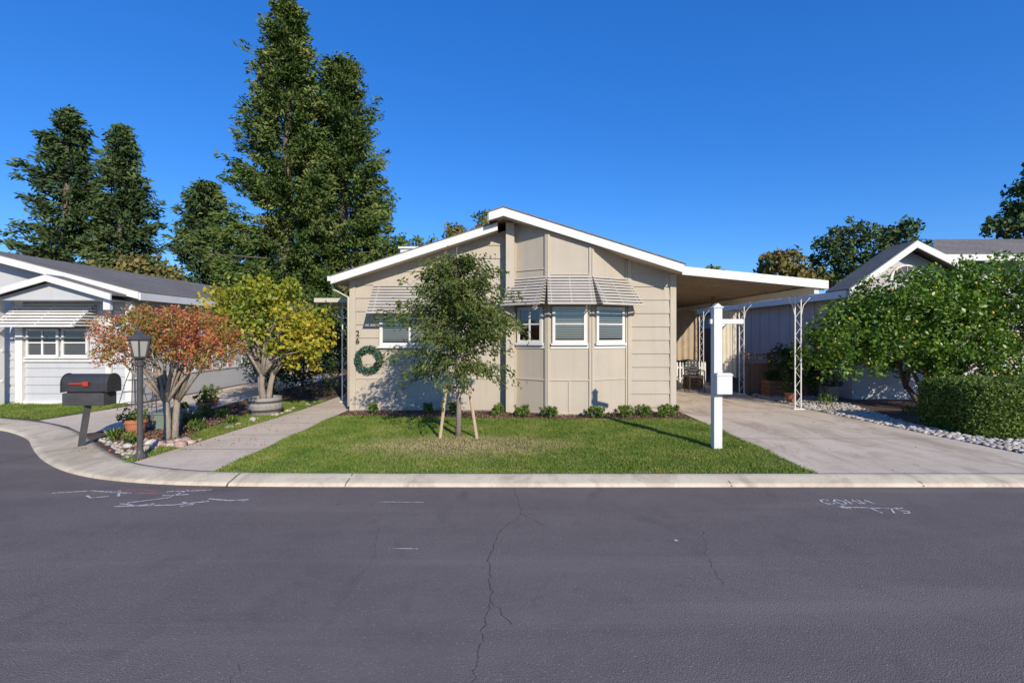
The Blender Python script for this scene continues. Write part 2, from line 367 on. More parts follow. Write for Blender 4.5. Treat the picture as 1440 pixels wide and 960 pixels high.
grass(lawn,[(-3.58,5.67),(3.62,5.67),(3.60,9.0),(3.5,9.38),(1.5,9.33),(-1,9.48),(-3.57,9.8)],6500,.038)
grass(nlawn,NL,2500,.05)
grass(strip,SL,4000,.045)
# road marks
def ribbon(b,pts,w,z=-.055,jit=0):
    pts=[Vector((x,y,0)) for x,y in pts]
    if jit:
        Q=[]
        for a,c in zip(pts[:-1],pts[1:]):
            n=max(2,int((c-a).length/.05))
            for i in range(n): Q.append(a.lerp(c,i/n)+Vector((random.gauss(0,jit),random.gauss(0,jit),0)))
        pts=Q+[pts[-1]]
    vs=[];fs=[]
    for i,p in enumerate(pts):
        t=(pts[min(i+1,len(pts)-1)]-pts[max(i-1,0)]).normalized(); nn=Vector((-t.y,t.x,0))*w*(random.uniform(.5,1.2) if jit else 1)
        vs+=[(p.x+nn.x,p.y+nn.y,z),(p.x-nn.x,p.y-nn.y,z)]
    for i in range(len(pts)-1): fs.append((2*i,2*i+1,2*i+3,2*i+2))
    b.add(vs,fs)
mk=root('road_utility_markings'); b=B()
W=[[(-4.95,5.2),(-4.6,5.28),(-4.1,5.2)],[(-4.3,5.3),(-4.15,5.1)],[(-3.55,5.3),(-3.6,5.05),(-3.9,4.9)],[(-3.75,5.25),(-3.3,5.3)],
   [(-3.95,4.88),(-3.75,4.82),(-3.6,4.88)],[(-3.95,4.80),(-3.4,4.84),(-3.1,4.95)],[(-3.35,4.92),(-3.2,4.85),(-3.3,4.8)],[(-3.15,5.02),(-2.9,4.97),(-2.72,5.0),(-2.75,4.93)],[(-3.7,5.12),(-3.45,5.16)],
   [(-4.5,5.12),(-4.4,5.05),(-4.25,5.1)],[(1.35,4.02),(1.37,4.0)]]
for p in W: ribbon(b,p,.012)
ribbon(b,[(-1.35,4.93),(-.9,4.92)],.006); ribbon(b,[(-.95,3.86),(-.75,3.85)],.005)
def st(pts,ox,oy,s=.1):
    ribbon(b,[(ox+u*s,oy+v*s*1.3) for u,v in pts],.010)
st([(1,.8),(.6,1),(.1,.8),(0,.4),(.2,0),(.8,0),(1,.2)],3.16,4.87)
st([(.5,1),(0,.6),(.2,0),(.8,0),(1,.5),(.5,1)],3.29,4.87)
st([(0,0),(.15,1),(.5,.4),(.85,1),(1,0)],3.42,4.87); st([(0,0),(.15,1),(.5,.4),(.85,1),(1,0)],3.55,4.87)
ribbon(b,[(3.22,4.78),(3.42,4.77),(3.75,4.74)],.01); ribbon(b,[(3.32,4.83),(3.22,4.78),(3.32,4.73)],.01)
st([(.2,1),(.4,0)],3.5,4.62); st([(0,1),(1,1),(.3,0)],3.62,4.62); st([(1,1),(.2,1),(.2,.5),(.9,.4),(.6,0),(0,0)],3.74,4.62)
b.build('white_marks',M_chalk,mk)
b=B()
for p in [[(-4.3,5.27),(-4.05,5.31),(-3.85,5.25)],[(-3.7,5.33),(-3.3,5.34)],[(-4.0,5.2),(-3.8,5.17)]]: ribbon(b,p,.012,-.054)
b.build('pink_marks',M_chalkr,mk)
cr=root('asphalt_cracks'); b=B()
for p in [[(.02,5.35),(.1,4.6),(-.12,4.2),(-.18,3.7),(-.14,3.1),(-.2,2.4),(-.22,2.0)],[(-.14,3.1),(.0,2.85)],[(.1,4.6),(.3,4.3)]]: ribbon(b,p,.0026,-.0565,.010)
for p in [[(1.65,4.2),(1.5,3.7),(1.45,3.3)],[(-1.2,4.3),(-1.05,3.7),(-1.1,3.3)],[(-1.4,2.5),(-1.35,2.2)]]: ribbon(b,p,.0016,-.0565,.010)
for p in [[(3.6,6.9),(4.4,7.3),(5.2,7.1),(6.0,7.4)],[(5.0,7.6),(5.15,8.6),(4.9,9.4)],[(-4.6,7.4),(-4.1,7.6),(-3.6,7.5)]]: ribbon(b,p,.0025,.0145,.012)
b.build('cracks',M_crack,cr)
b=B()
for p in [[(-.05,4.2),(-.12,3.7),(-.08,3.2)],[(-1.0,4.1),(-.95,3.6)],[(1.9,3.9),(2.3,3.6),(2.4,3.2)],[(-5,4.4),(-3.4,4.2),(-2.2,4.3)]]: ribbon(b,p,.006,-.0575,.012)
b.build('faint_sealed_lines',M_seal,cr)
# ------------------------------------------------------------------ main house
H=root('beige_manufactured_house')
zL=lambda x:2.876+.322*(x+3.75)-.15
zR=lambda x:4.22-.313*(x+.17)-.15
b=B(); b.prism([(-3.45,0),(-.1,0),(-.1,zL(-.1)),(-3.45,zL(-3.45))],10.46,24)
b.prism([(-.1,0),(3.47,0),(3.47,zR(3.47)),(-.1,zR(-.1))],10.31,24); b.build('walls',M_wall,H)
def clip(poly,a,bb):
    out=[]
    for i in range(len(poly)):
        p,q=poly[i],poly[(i+1)%len(poly)]
        dp=a+bb*p[0]-p[1]; dq=a+bb*q[0]-q[1]
        if dp>=0: out.append(p)
        if dp*dq<0:
            s=dp/(dp-dq); out.append((p[0]+(q[0]-p[0])*s,p[1]+(q[1]-p[1])*s))
    return out
def siding(b,x0,x1,z0,z1,y,e,fn=None):
    z=z0
    while z<z1:
        zt=min(z+e,z1); poly=[(x0,z),(x1,z),(x1,zt),(x0,zt)]
        if fn:
            a=fn(0); k=fn(1)-fn(0); poly=clip(poly,a,k)
        if len(poly)>2:
            b.add([(px,y-.022*(1-(pz-z)/e)-.003,pz) for px,pz in poly],[tuple(range(len(poly)))])
            lo=[p[0] for p in poly if abs(p[1]-z)<1e-6]
            if len(lo)>=2: b.add([(min(lo),y,z),(max(lo),y,z),(max(lo),y-.025,z),(min(lo),y-.025,z)],[(0,1,2,3)])
        z+=e
b=B(); siding(b,-3.45,-.12,.72,4.2,10.455,.285,zL); siding(b,2.48,3.47,.1,3.4,10.305,.285,zR); b.build('lap_siding',M_wall,H)
b=B(); b.box(-3.45,-.12,10.44,10.458,.02,.70)
b.build('skirting',M_wall,H)
b=B()
for x in (-2.3,-1.15): b.box(x,x+.05,10.42,10.44,.02,.70)
b.box(-3.45,-.12,10.425,10.44,.685,.735)
b.box(-3.50,-3.37,10.405,10.44,0,zL(-3.45)+.0)
b.box(3.36,3.49,10.265,10.31,0,zR(3.47)); b.box(2.46,2.54,10.27,10.31,0,zR(2.5))
b.box(-.13,.05,10.14,10.46,0,zR(0)-.02)
b.build('corner_trim',M_trim,H,.006)
bp=[(.05,10.32),(.72,9.87),(1.62,9.87),(2.45,10.32)]
b=B(); b.column(bp,.0,[zR(x)+.02 for x,y in bp]); b.build('bay_walls',M_wall,H)
def frame_M(p,q):
    d=Vector((q[0]-p[0],q[1]-p[1],0)); L=d.length; a=math.atan2(d.y,d.x)
    return Matrix.Translation((p[0],p[1],0))@Matrix.Rotation(a,4,'Z'),L
for i in range(3):
    M,L=frame_M(bp[i],bp[i+1]); 
    b=B(M)
    ztA=zR(bp[i][0])-.01; ztB=zR(bp[i+1][0])-.01
    b.box(.0,.05,-.028,0,0,ztA-.02); b.box(L-.05,L,-.028,0,0,ztB-.03)
    b.box(.05,L-.05,-.018,0,.70,.735); b.box(.05,L-.05,-.018,0,2.98-(.12*i),3.01-(.12*i))
    b.box(.05,L-.05,-.018,0,0.02,.07); 
    if i==1: b.box(L/2-.02,L/2+.02,-.015,0,.07,.70)
    b.build('panel_battens',M_trim,H,.004)
def window(parent,M,x0,x1,z0,z1,fw=.055,mull=(),rails=(),slat=.045,blind=True,dep=.05,bfrac=.0):
    b=B(M); b.box(x0,x0+fw,-dep,-.001,z0,z1); b.box(x1-fw,x1,-dep,-.001,z0,z1); b.box(x0+fw,x1-fw,-dep,-.001,z1-fw,z1); b.box(x0+fw,x1-fw,-dep,-.001,z0,z0+fw)
    for m_ in mull: b.box(m_-.02,m_+.02,-dep+.004,-.001,z0+fw,z1-fw)
    for r in rails: b.box(x0+fw,x1-fw,-dep+.007,-.002,r-.015,r+.015)
    b.box(x0-.03,x1+.03,-dep-.03,-.001,z0-.045,z0-.002)
    b.build('window_frame',M_white,parent,.004)
    b=B(M); b.box(x0+fw*.9,x1-fw*.9,-.006,-.002,z0+fw*.9,z1-fw*.9); b.build('window_interior',M_dark,parent)
    if blind:
        b=B(M); z=z1-fw-.02
        zend=z0+fw+.03+(z1-z0)*bfrac
        while z>zend:
            b.add([(x0+fw,-.010,z),(x1-fw,-.010,z),(x1-fw,-.022,z-.021),(x0+fw,-.022,z-.021)],[(0,1,2,3)]); z-=slat
        b.build('blinds',M_blind,parent)
    b=B(M); b.add([(x0+fw*.8,-.032,z0+fw*.8),(x1-fw*.8,-.032,z0+fw*.8),(x1-fw*.8,-.032,z1-fw*.8),(x0+fw*.8,-.032,z1-fw*.8)],[(0,1,2,3)]); b.build('glass',M_glass,parent)
def awning(parent,M,x0,x1,zt,zb,proj,n=9,flare=.0,mat=None):
    mat=mat or M_awn
    b=B(M); 
    for i in range(n):
        s=i/(n-1); s2=s+.60/(n-1)
        y=-proj*s-.02; z=zt-(zt-zb)*s; y2=-proj*s2-.02; z2=zt-(zt-zb)*s2
        a=x0-flare*s; c=x1+flare*s
        b.add([(a,y,z),(c,y,z),(c,y2-.012,z2),(a,y2-.012,z2),(a,y,z+.006),(c,y,z+.006),(c,y2-.012,z2+.006),(a,y2-.012,z2+.006)],
              [(0,3,2,1),(4,5,6,7),(0,1,5,4),(1,2,6,5),(2,3,7,6),(3,0,4,7)])
        if i>0:
            for xx in (a,c): b.box(xx-.004,xx+.004,y,-.005,z-.022,z+.012)
    for f in (.06,.5,.94):
        xx=x0+(x1-x0)*f
        b.add([(xx-.012,-.02,zt-.012),(xx+.012,-.02,zt-.012),(xx+.012,-proj-.03,zb-.02),(xx-.012,-proj-.03,zb-.02)],[(0,1,2,3)])
    b.box(x0-flare,x1+flare,-proj-.055,-proj-.03,zb-.045,zb-.0)
    b.build('awning',mat,parent)
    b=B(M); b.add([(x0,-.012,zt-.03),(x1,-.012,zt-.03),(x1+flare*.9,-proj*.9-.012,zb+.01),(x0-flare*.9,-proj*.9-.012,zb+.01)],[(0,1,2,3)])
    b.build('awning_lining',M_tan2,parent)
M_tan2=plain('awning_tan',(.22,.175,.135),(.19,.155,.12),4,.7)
for i in range(3):
    M,L=frame_M(bp[i],bp[i+1])
    window(H,M,.10,L-.10,1.47,2.22,.06,mull=[L/2] if i==0 else [],rails=[1.86],bfrac=.3 if i==0 else .0)
    b=B(M); b.box(.06,L-.06,-.022,-.0,1.36,1.42); b.build('window_apron',M_white,H)
    awning(H,M,.0,L,2.84,2.28,.42,10,.09 if i!=1 else .02)
ML=Matrix.Translation((0,10.43,0))
window(H,ML,-2.85,-1.0,1.40,2.16,.07,mull=[-2.2,-1.6],rails=[])
awning(H,ML,-2.98,-.85,2.72,2.12,.5,10,.0)
def slab(name,xa,za,xb,zb,y0,y1,th,mat,parent):
    b=B(); b.prism([(xa,za-th),(xb,zb-th),(xb,zb),(xa,za)],y0,y1); return b.build(name,mat,parent)
slab('roof_deck_a',-3.75,2.856,-.30,3.967,10.05,24,.13,M_trim,H)
slab('roof_shingles_a',-3.78,2.871,-.30,3.99,10.03,24.05,.018,M_shing,H)
slab('roof_deck_b',-.17,4.20,3.47,3.06,9.77,24,.13,M_trim,H)
slab('roof_shingles_b',-.17,4.232,3.50,3.08,9.72,24.05,.022,M_shing,H)
slab('roof_deck_c',-.46,4.11,-.17,4.20,9.77,24,.13,M_trim,H)
slab('roof_shingles_c',-.48,4.13,-.17,4.232,9.72,24.05,.022,M_shing,H)
slab('rake_fascia_a',-3.76,2.85,-.30,3.964,10.02,10.045,.155,M_white,H)
slab('rake_fascia_b',-.17,4.208,3.47,3.062,9.74,9.768,.17,M_white,H)
slab('rake_fascia_c',-.47,4.118,-.17,4.208,9.74,9.768,.17,M_white,H)
b=B(); b.box(-3.84,-3.755,10.05,24,2.76,2.86); b.box(-.49,-.47,9.77,24,3.93,4.1); b.build('gutter',M_white,H)
b=B(); b.tube([(-3.80,10.2,2.78),(-3.80,10.25,2.6),(-3.53,10.44,2.45),(-3.53,10.44,.1)],.03,8); b.build('downspout',M_carp,H,smooth=True)
b=B(); b.box(-3.0,-2.55,13.0,13.6,3.0,3.95); b.box(-3.05,-2.5,12.95,13.65,3.95,4.0); b.build('roof_vent_box',M_white,H)
for i,ch in enumerate('26'):
    cu=bpy.data.curves.new('number','FONT'); cu.body=ch; cu.size=.17; cu.extrude=.006
    o=bpy.data.objects.new('house_number_'+ch,cu); COL.objects.link(o); o.rotation_euler=(math.pi/2,0,0); o.location=(-3.36,10.395,1.62-.16*i); cu.materials.append(M_num); o.parent=H
Wr=root('wreath'); n=1500; a=rng.random(n)*6.283; 
C=np.stack([-3.07+np.cos(a)*.235,np.full(n,10.36),1.11+np.sin(a)*.235],1)+unit(n)*.075*rng.random((n,1))**.4
leaves('wreath_leaves',C,.032,F_wre,Wr,.4)
b=B(); b.tube([(-3.07+math.cos(k/24*6.283)*.235,10.38,1.11+math.sin(k/24*6.283)*.235) for k in range(25)],.03,6); b.build('wreath_ring',M_bark,Wr)
b=B()
for k in range(7):
    a=k*.9+.3; b.lathe((-3.07+math.cos(a)*.235,10.30,1.11+math.sin(a)*.235),[(.004,-.014),(.012,-.007),(.012,.007),(.004,.014)],8)
b.build('berries',M_red,Wr)
# ------------------------------------------------------------------ carport
Cp=root('carport')
zc=lambda x:3.0-.098*(x-3.5)
slab('roof_panels',3.52,zc(3.52),6.42,zc(6.42),9.93,19.5,.05,M_carp,Cp)
slab('front_fascia',3.48,zc(3.48)+.04,6.47,zc(6.47)+.04,9.88,9.93,.17,M_white,Cp)
b=B(); b.box(6.42,6.47,9.93,19.5,zc(6.47)-.13,zc(6.47)+.04); b.build('side_fascia',M_white,Cp)
b=B()
y=10.1
while y<19.4:
    b.prism([(3.54,zc(3.54)-.085),(6.41,zc(6.41)-.085),(6.41,zc(6.41)-.051),(3.54,zc(3.54)-.051)],y,y+.035); y+=.30
b.build('pan_ribs',M_tan,Cp)
b=B(); b.box(6.22,6.32,9.95,19.4,zc(6.3)-.24,zc(6.3)-.09); b.build('side_beam',M_white,Cp)
def ironpost(parent,x,y,zt,w=.16,mat=M_white,axis='x',flare=True):
    b=B()
    def P(u,z): return (x+u,y,z) if axis=='x' else (x,y+u,z)
    for s in (-1,1):
        b.tube([P(s*w/2,0),P(s*w/2,zt)],.014,6)
    z=.1;s=1
    while z<zt-.2:
        b.tube([P(-s*w/2,z),P(s*w/2,z+.19)],.006,4); z+=.19; s=-s
    if flare:
        b.tube([P(w/2,zt-.45),P(w/2+.05,zt-.2),P(w/2+.20,zt-.03)],.009,5); b.tube([P(-w/2,zt-.45),P(-w/2-.05,zt-.2),P(-w/2-.16,zt-.03)],.009,5)
    b.box(x-.12,x+.12,y-.06,y+.06,.012,.03)
    b.build('iron_post',mat,parent)
for yy in (10.6,13.2,16,19): ironpost(Cp,6.27,yy,zc(6.3)-.24,.13) 
def curtain(name,x0,x1,y,z0,z1,mat,parent,amp=.03,k=22):
    n=80; V=[];F=[]
    for i in range(n):
        x=x0+(x1-x0)*i/(n-1)
        for j,z in enumerate((z0,(z0+z1)/2,z1)): V.append((x,y+amp*math.sin(i/n*k*math.pi*1.0+.4*j)*(1.2-.4*j),z+.02*math.sin(i*.3)*(j==0)))
    for i in range(n-1):
        for j in range(2): F.append((i*3+j,(i+1)*3+j,(i+1)*3+j+1,i*3+j+1))
    b=B(); b.add(V,F); return b.build(name,mat,parent,smooth=True)
curtain('shade_curtain_a',4.0,6.2,16.2,.80,2.45,M_tan,Cp)
curtain('shade_curtain_b',5.78,6.22,13.4,.45,2.30,M_carp,Cp,.012,8)
b=B(); b.box(4.95,5.03,15,15.08,0,2.8); b.box(5.62,5.69,13.6,13.67,0,2.7); b.build('wood_posts',M_wood,Cp)
U=root('storage_cabinet'); b=B(); b.box(3.6,4.5,17.2,17.6,0,1.0); b.box(4.7,5.3,17.2,17.6,0,.8); b.build('body',M_gbox,U,.01)
Pk=root('picket_fence'); b=B()
x=4.6
while x<6.2:
    b.add([(x,15.6,.05),(x+.055,15.6,.05),(x+.055,15.6,.72),(x+.0275,15.6,.78),(x,15.6,.72),(x,15.62,.05),(x+.055,15.62,.05),(x+.055,15.62,.72),(x+.0275,15.62,.78),(x,15.62,.72)],[(0,1,2,3,4),(9,8,7,6,5),(0,5,6,1),(1,6,7,2),(4,3,8,9)]); x+=.1
b.box(4.55,6.2,15.62,15.65,.2,.26); b.box(4.55,6.2,15.62,15.65,.55,.61); b.build('pickets',M_white,Pk)
Wf=root('lattice_wood_fence'); b=B(); x=6.5
while x<8.4:
    b.box(x,x+.105,13.4,13.42,.05,.82); x+=.115
for x in (6.45,7.1,7.75,8.4): b.box(x,x+.09,13.38,13.47,0,1.15)
b.box(6.45,8.45,13.36,13.4,.80,.85); b.box(6.45,8.45,13.36,13.4,1.08,1.12)
x=6.4
while x<8.4:
    b.add([(x,13.40,.85),(x+.02,13.40,.85),(x+.25,13.40,1.08),(x+.23,13.40,1.08)],[(0,1,2,3)]); b.add([(x+.23,13.41,.85),(x+.25,13.41,.85),(x+.02,13.41,1.08),(x,13.41,1.08)],[(0,1,2,3)]); x+=.09
b.build('boards',M_wood,Wf)
Bf=root('back_fence'); b=B(); x=3.5
while x<14: b.box(x,x+.14,20.5,20.53,0,1.9); x+=.15
b.build('boards',M_wood,Bf)
for (x,y,w_,h_) in ((6.75,12.7,.5,.42),(7.35,12.85,.45,.55),(5.3,14.6,.45,.4)):
    U=root('wooden_planter_box'); b=B()
    for k in range(4): b.box(x,x+w_,y,y+.4,.02+k*h_/4,.02+(k+1)*h_/4-.012)
    for xx in (x-.02,x+w_-.03): b.box(xx,xx+.05,y-.02,y,0,h_+.02)
    b.build('slats',M_wood,U)
    P=lobepts([(x+w_/2,y+.2,h_+.12,w_*.5,.2,.2)],50,.5,h_); leaves('plant',around(P,.06,12),.03,F_dark,U,.5)
U=root('patio_chair'); b=B(); X,Y=5.0,13.6
for sx in (0,.42):
    for sy in (0,.40): b.tube([(X+sx,Y+sy,0),(X+sx,Y+sy,.44)],.014,6)
    b.tube([(X+sx,Y+.40,.44),(X+sx,Y+.50,.92)],.014,6); b.tube([(X+sx,Y,.62),(X+sx,Y+.43,.62)],.014,6); b.tube([(X+sx,Y,.44),(X+sx,Y,.62)],.014,6)
for k in range(6): b.box(X,X+.42,Y+.005+k*.068,Y+.06+k*.068,.43,.45)
for k in range(5): b.box(X,X+.42,Y+.41+k*.02,Y+.425+k*.02,.50+k*.085,.56+k*.085)
b.build('frame_and_slats',M_dgrey,U)
# ------------------------------------------------------------------ sale post
Sp=root('real_estate_sign_post'); b=B()
b.box(2.90,3.02,6.94,7.06,0,2.03); b.box(2.885,3.035,6.925,7.075,2.03,2.05); b.prism([(2.90,2.05),(3.02,2.05),(2.96,2.10)],6.94,7.06)
b.box(3.02,3.34,6.97,7.03,1.80,1.87); b.prism([(3.02,1.74),(3.1,1.80),(3.02,1.80)],6.98,7.02); b.box(2.86,2.90,6.97,7.03,1.80,1.87)
b.build('post',M_white,Sp,.006)
b=B(); b.box(2.90,3.12,6.84,6.935,.80,1.06); b.prism([(2.885,1.06),(3.135,1.06),(3.11,1.10),(2.91,1.10)],6.83,6.938); b.build('flyer_box',M_white,Sp,.008)
b=B(); b.tube([(3.30,7,1.80),(3.30,7,1.76)],.008,6); b.build('hook',M_dgrey,Sp)
# ------------------------------------------------------------------ lamp post
Lp=root('lantern_lamp_post'); c=(-4.93,6.41,0); b=B()
b.lathe(c,[(.075,0),(.075,.04),(.05,.08),(.036,.12),(.034,1.22),(.05,1.24),(.05,1.27),(.03,1.29),(.03,1.31),(.075,1.34)],14)
b.lathe(c,[(.155,1.585),(.14,1.60),(.085,1.645),(.05,1.66),(.03,1.675),(.02,1.70),(.003,1.715)],6)
b.lathe(c,[(.08,1.335),(.085,1.35),(.08,1.36)],6)
for k in range(6):
    a=k/6*6.283; b.tube([(c[0]+.078*math.cos(a),c[1]+.078*math.sin(a),1.35),(c[0]+.125*math.cos(a),c[1]+.125*math.sin(a),1.59)],.010,4)
b.build('post_and_cage',M_dgrey,Lp)
b=B(); b.lathe(c,[(.066,1.355),(.110,1.583)],6); b.build('lantern_glass',M_lampg,Lp)
# ------------------------------------------------------------------ mailbox
Mb=root('mailbox'); b=B()
b.tube([(-6.33,7.1,-.02),(-6.27,7.1,.35),(-6.22,7.1,.66)],[.055,.055,.055],4); b.build('post',M_dgrey,Mb)
b=B(); y0,y1=6.95,7.25
def arch(x0,x1,zb,zs,r,n=10):
    cy=(y0+y1)/2; pr=[(cy-r,zb),(cy+r,zb)]+[(cy+r*math.cos(a),zs+r*math.sin(a)) for a in np.linspace(0,math.pi,n)]
    n=len(pr); vs=[(x0,p,z) for p,z in pr]+[(x1,p,z) for p,z in pr]; fs=[tuple(range(n-1,-1,-1)),tuple(range(n,2*n))]
    for i in range(n): fs.append((i,(i+1)%n,(i+1)%n+n,i+n))
    return vs,fs
b.add(*arch(-6.50,-5.86,.82,.95,.125)); b.add(*arch(-5.86,-5.84,.81,.95,.135)); b.add(*arch(-6.515,-6.5,.81,.95,.135)); b.build('box',M_black,Mb,.006)
b=B(); b.box(-6.50,-5.9,6.98,7.22,.62,.80); b.box(-6.45,-5.95,7.0,7.2,.80,.82); b.build('newspaper_holder',M_dgrey,Mb,.02)
b=B(); b.box(-6.38,-6.10,6.955,6.968,.93,.95); b.box(-6.18,-6.10,6.953,6.968,.905,.97); b.build('flag',M_red,Mb)
# ------------------------------------------------------------------ left neighbour house
NH=root('grey_neighbor_house')
zN=lambda x:2.6+.262*(-8.6-x)
b=B(); b.prism([(-16.2,0),(-9.0,0),(-9.0,zN(-9.0)-.1),(-12.6,zN(-12.6)-.1),(-16.2,zN(-9.0)-.1)],11.5,26); b.build('walls',M_nwall,NH)
slab('roof_right',-12.6,zN(-12.6)+.02,-8.6,2.62,11.15,26,.1,M_trim,NH); slab('roof_right_shingles',-12.6,zN(-12.6)+.045,-8.57,2.64,11.12,26,.02,M_shing,NH)
slab('roof_left_shingles',-16.6,2.6,-12.6,zN(-12.6)+.045,11.12,26,.12,M_shing,NH)
slab('rake_fascia',-12.6,zN(-12.6)+.02,-8.58,2.62,11.1,11.13,.16,M_white,NH)
b=B(); b.box(-8.6,-8.55,11.13,26,2.44,2.61); b.build('eave_fascia',M_white,NH)
b=B(); b.prism([(-11.7,2.42),(-8.95,2.42),(-10.3,2.84)],10.85,11.5); b.build('porch_gable',M_nwall,NH)
slab('porch_roof_r',-10.3,2.98,-8.85,2.56,10.7,11.6,.05,M_shing,NH); slab('porch_roof_l',-11.9,2.52,-10.3,2.98,10.7,11.6,.05,M_shing,NH)
slab('porch_fascia_r',-10.3,2.965,-8.86,2.545,10.66,10.7,.14,M_white,NH); slab('porch_fascia_l',-11.9,2.505,-10.3,2.965,10.66,10.7,.14,M_white,NH)
b=B(); siding(b,-11.6,-9.05,.05,2.45,11.495,.2); b.build('lap_siding',M_nwall,NH)
b=B(); b.box(-11.72,-11.55,11.40,11.49,0,2.42); b.box(-9.12,-8.97,11.40,11.5,0,2.5); b.box(-9.6,-9.48,11.42,11.47,0,2.42); b.box(-11.55,-9.12,11.43,11.47,1.0,1.06); b.box(-9.15,-9.0,10.82,10.9,2.2,2.45); b.box(-11.55,-9.12,11.43,11.47,.0,.08)
b.build('white_trim',M_white,NH)
b=B(); siding(b,-15,-11.72,.05,2.45,11.495,.2); b.build('lap_siding_wing',M_nwall,NH)
MN=Matrix.Translation((0,11.46,0))
window(NH,MN,-11.48,-10.72,1.12,1.78,.05,mull=[-11.1],rails=[1.45]); window(NH,MN,-10.64,-10.02,1.12,1.78,.05,rails=[1.45])
awning(NH,MN,-11.7,-9.85,2.36,1.86,.55,8,.0,M_white)
b=B()
y=11.7
while y<25: b.box(-9.0,-8.985,y,y+.03,.6,2.4); y+=.4
b.box(-9.0,-8.97,11.5,25,.58,.64); b.build('side_battens',M_white,NH)
b=B()
for i in range(14):
    x=-13.6+i*.13; b.box(x,x+.03,11.2,11.23,.6,1.25)
b.box(-13.7,-11.8,11.19,11.24,1.25,1.31); b.box(-13.7,-11.8,11.19,11.24,.55,.6); b.box(-11.95,-11.83,11.15,11.27,0,2.6); b.build('porch_railing',M_white,NH)
# ------------------------------------------------------------------ right neighbour house
RH=root('lavender_neighbor_house')
b=B(); b.prism([(8.65,0),(12.0,0),(12.0,2.8),(9.95,3.85),(8.65,2.88)],12.3,12.9)
b.prism([(8.65,0),(17,0),(17,2.72),(12.8,2.90),(8.65,2.62)],12.9,28); b.box(11.3,17,12.95,13.5,0,3.62); b.build('walls',M_nwall2,RH)
slab('main_roof_l',8.35,2.70,12.8,2.98,12.7,28,.08,M_shing,RH); slab('main_roof_r',12.8,2.98,17.3,2.72,12.7,28,.08,M_shing,RH)
slab('gable_roof_l',8.30,2.78,9.95,3.96,11.9,12.8,.05,M_shing,RH); slab('gable_roof_r',9.95,3.96,12.3,2.8,11.9,12.8,.05,M_shing,RH)
slab('gable_fascia_l',8.29,2.76,9.95,3.95,11.86,11.9,.17,M_white,RH); slab('gable_fascia_r',9.95,3.95,12.32,2.78,11.86,11.9,.17,M_white,RH)
b=B(); b.add([(10.9,12.5,3.62),(17.5,12.5,3.62),(17.5,15.5,4.62),(13.5,15.5,4.62),(10.9,12.5,3.70),(17.5,12.5,3.70),(17.5,15.5,4.70),(13.5,15.5,4.70)],[(0,3,2,1),(4,5,6,7),(0,1,5,4),(1,2,6,5),(2,3,7,6),(3,0,4,7)])
b.add([(16.1,18.5,3.70),(17.5,18.5,3.70),(17.5,15.5,4.70),(13.5,15.5,4.70)],[(0,1,2,3)]); b.build('cross_roof',M_shing,RH)
b=B(); b.box(10.88,17.5,12.46,12.5,3.55,3.71); b.build('cross_fascia',M_white,RH)
b=B(); b.box(8.28,8.35,12.0,28,2.56,2.74); b.box(8.6,8.648,12.9,28,.55,.6); b.build('eave_fascia',M_white,RH)
b=B(); y=13.2
while y<28: b.box(8.63,8.649,y,y+.04,0,2.6); y+=.61
b.build('side_battens',M_nwall2,RH)
b=B(); cx,cz=10.0,3.0; pr=[(cx+.42*math.cos(a),cz+.42*math.sin(a)) for a in np.linspace(0,math.pi,14)]; b.prism(pr,12.25,12.3); b.build('arched_window_frame',M_white,RH)
b=B(); pr=[(cx+.34*math.cos(a),cz+.04+.34*math.sin(a)) for a in np.linspace(0,math.pi,14)]; b.prism(pr,12.24,12.26); b.build('arched_window_glass',M_dgrey,RH)
b=B(); 
for a in (.6,1.05,1.57,2.09,2.54): b.tube([(cx+.02*math.cos(a),12.23,cz+.05),(cx+.36*math.cos(a),12.23,cz+.04+.33*math.sin(a))],.012,4)
b.build('arched_window_muntins',M_white,RH)
MR=Matrix.Translation((0,12.29,0)); window(RH,MR,9.3,10.7,1.2,2.3,.07,mull=[10.0])
# ------------------------------------------------------------------ trees
T=root('coast_redwood_tree'); conifer(T,-13.9,30,22.0,5.2,F_red,500,.05,.13,12,26,.46,.66)
T=root('coast_redwood_tree'); conifer(T,-11.0,31.5,19.3,4.9,F_red,450,.05,.13,12,26,.46,.55)
T=root('conifer_tree'); conifer(T,-36.8,40,20.0,4.8,F_far,290,.05,.20,9,20,.6,.62)
T=root('conifer_tree'); conifer(T,-32.3,40,18.6,4.2,F_far,270,.05,.20,9,20,.6,.7)
T=root('conifer_tree'); conifer(T,-25.3,40,14.0,4.0,F_far,230,.05,.20,9,20,.6,.55)
def fartree(name,base,lobes,mat,ncl,clr,nl,size,tr=.2):
    T=root(name); broad(T,(base[0],base[1],0),lobes,mat,M_bark,ncl,clr,nl,size,tr,base[2],7,.55)
fartree('pine_tree',(28,40,4),[(26.2,40,8.6,1.5,2,1.4),(28.0,40,9.6,1.5,2,1.6),(30.0,40,8.8,1.7,2,1.7),(31.8,40,9.9,1.3,2,1.4),(29,40,6.6,4.2,3,2),(33,40,8.6,1.4,1,1.6),(34,40,6.8,2,2,1.5)],F_far,380,.5,30,.16)
fartree('autumn_tree',(22.3,40,3),[(22.3,40,7.2,1.9,2,1.5),(24.3,40,6,1.7,2,1.1)],F_faro,120,.5,28,.17)
fartree('distant_tree',(16.3,40,3),[(16.3,40,6.2,.9,1,1)],F_farg,40,.5,18,.2)
fartree('cedar_tree',(34,30,5),[(31.0,30,8.2,1.8,1.5,.7),(33,30,9.5,2.0,2,1.0),(32.8,30,11.0,1.8,1.6,.8),(33,30,12.3,1.2,1,.9),(34.5,30,7.5,2,2,1.2)],F_far,230,.5,26,.16)
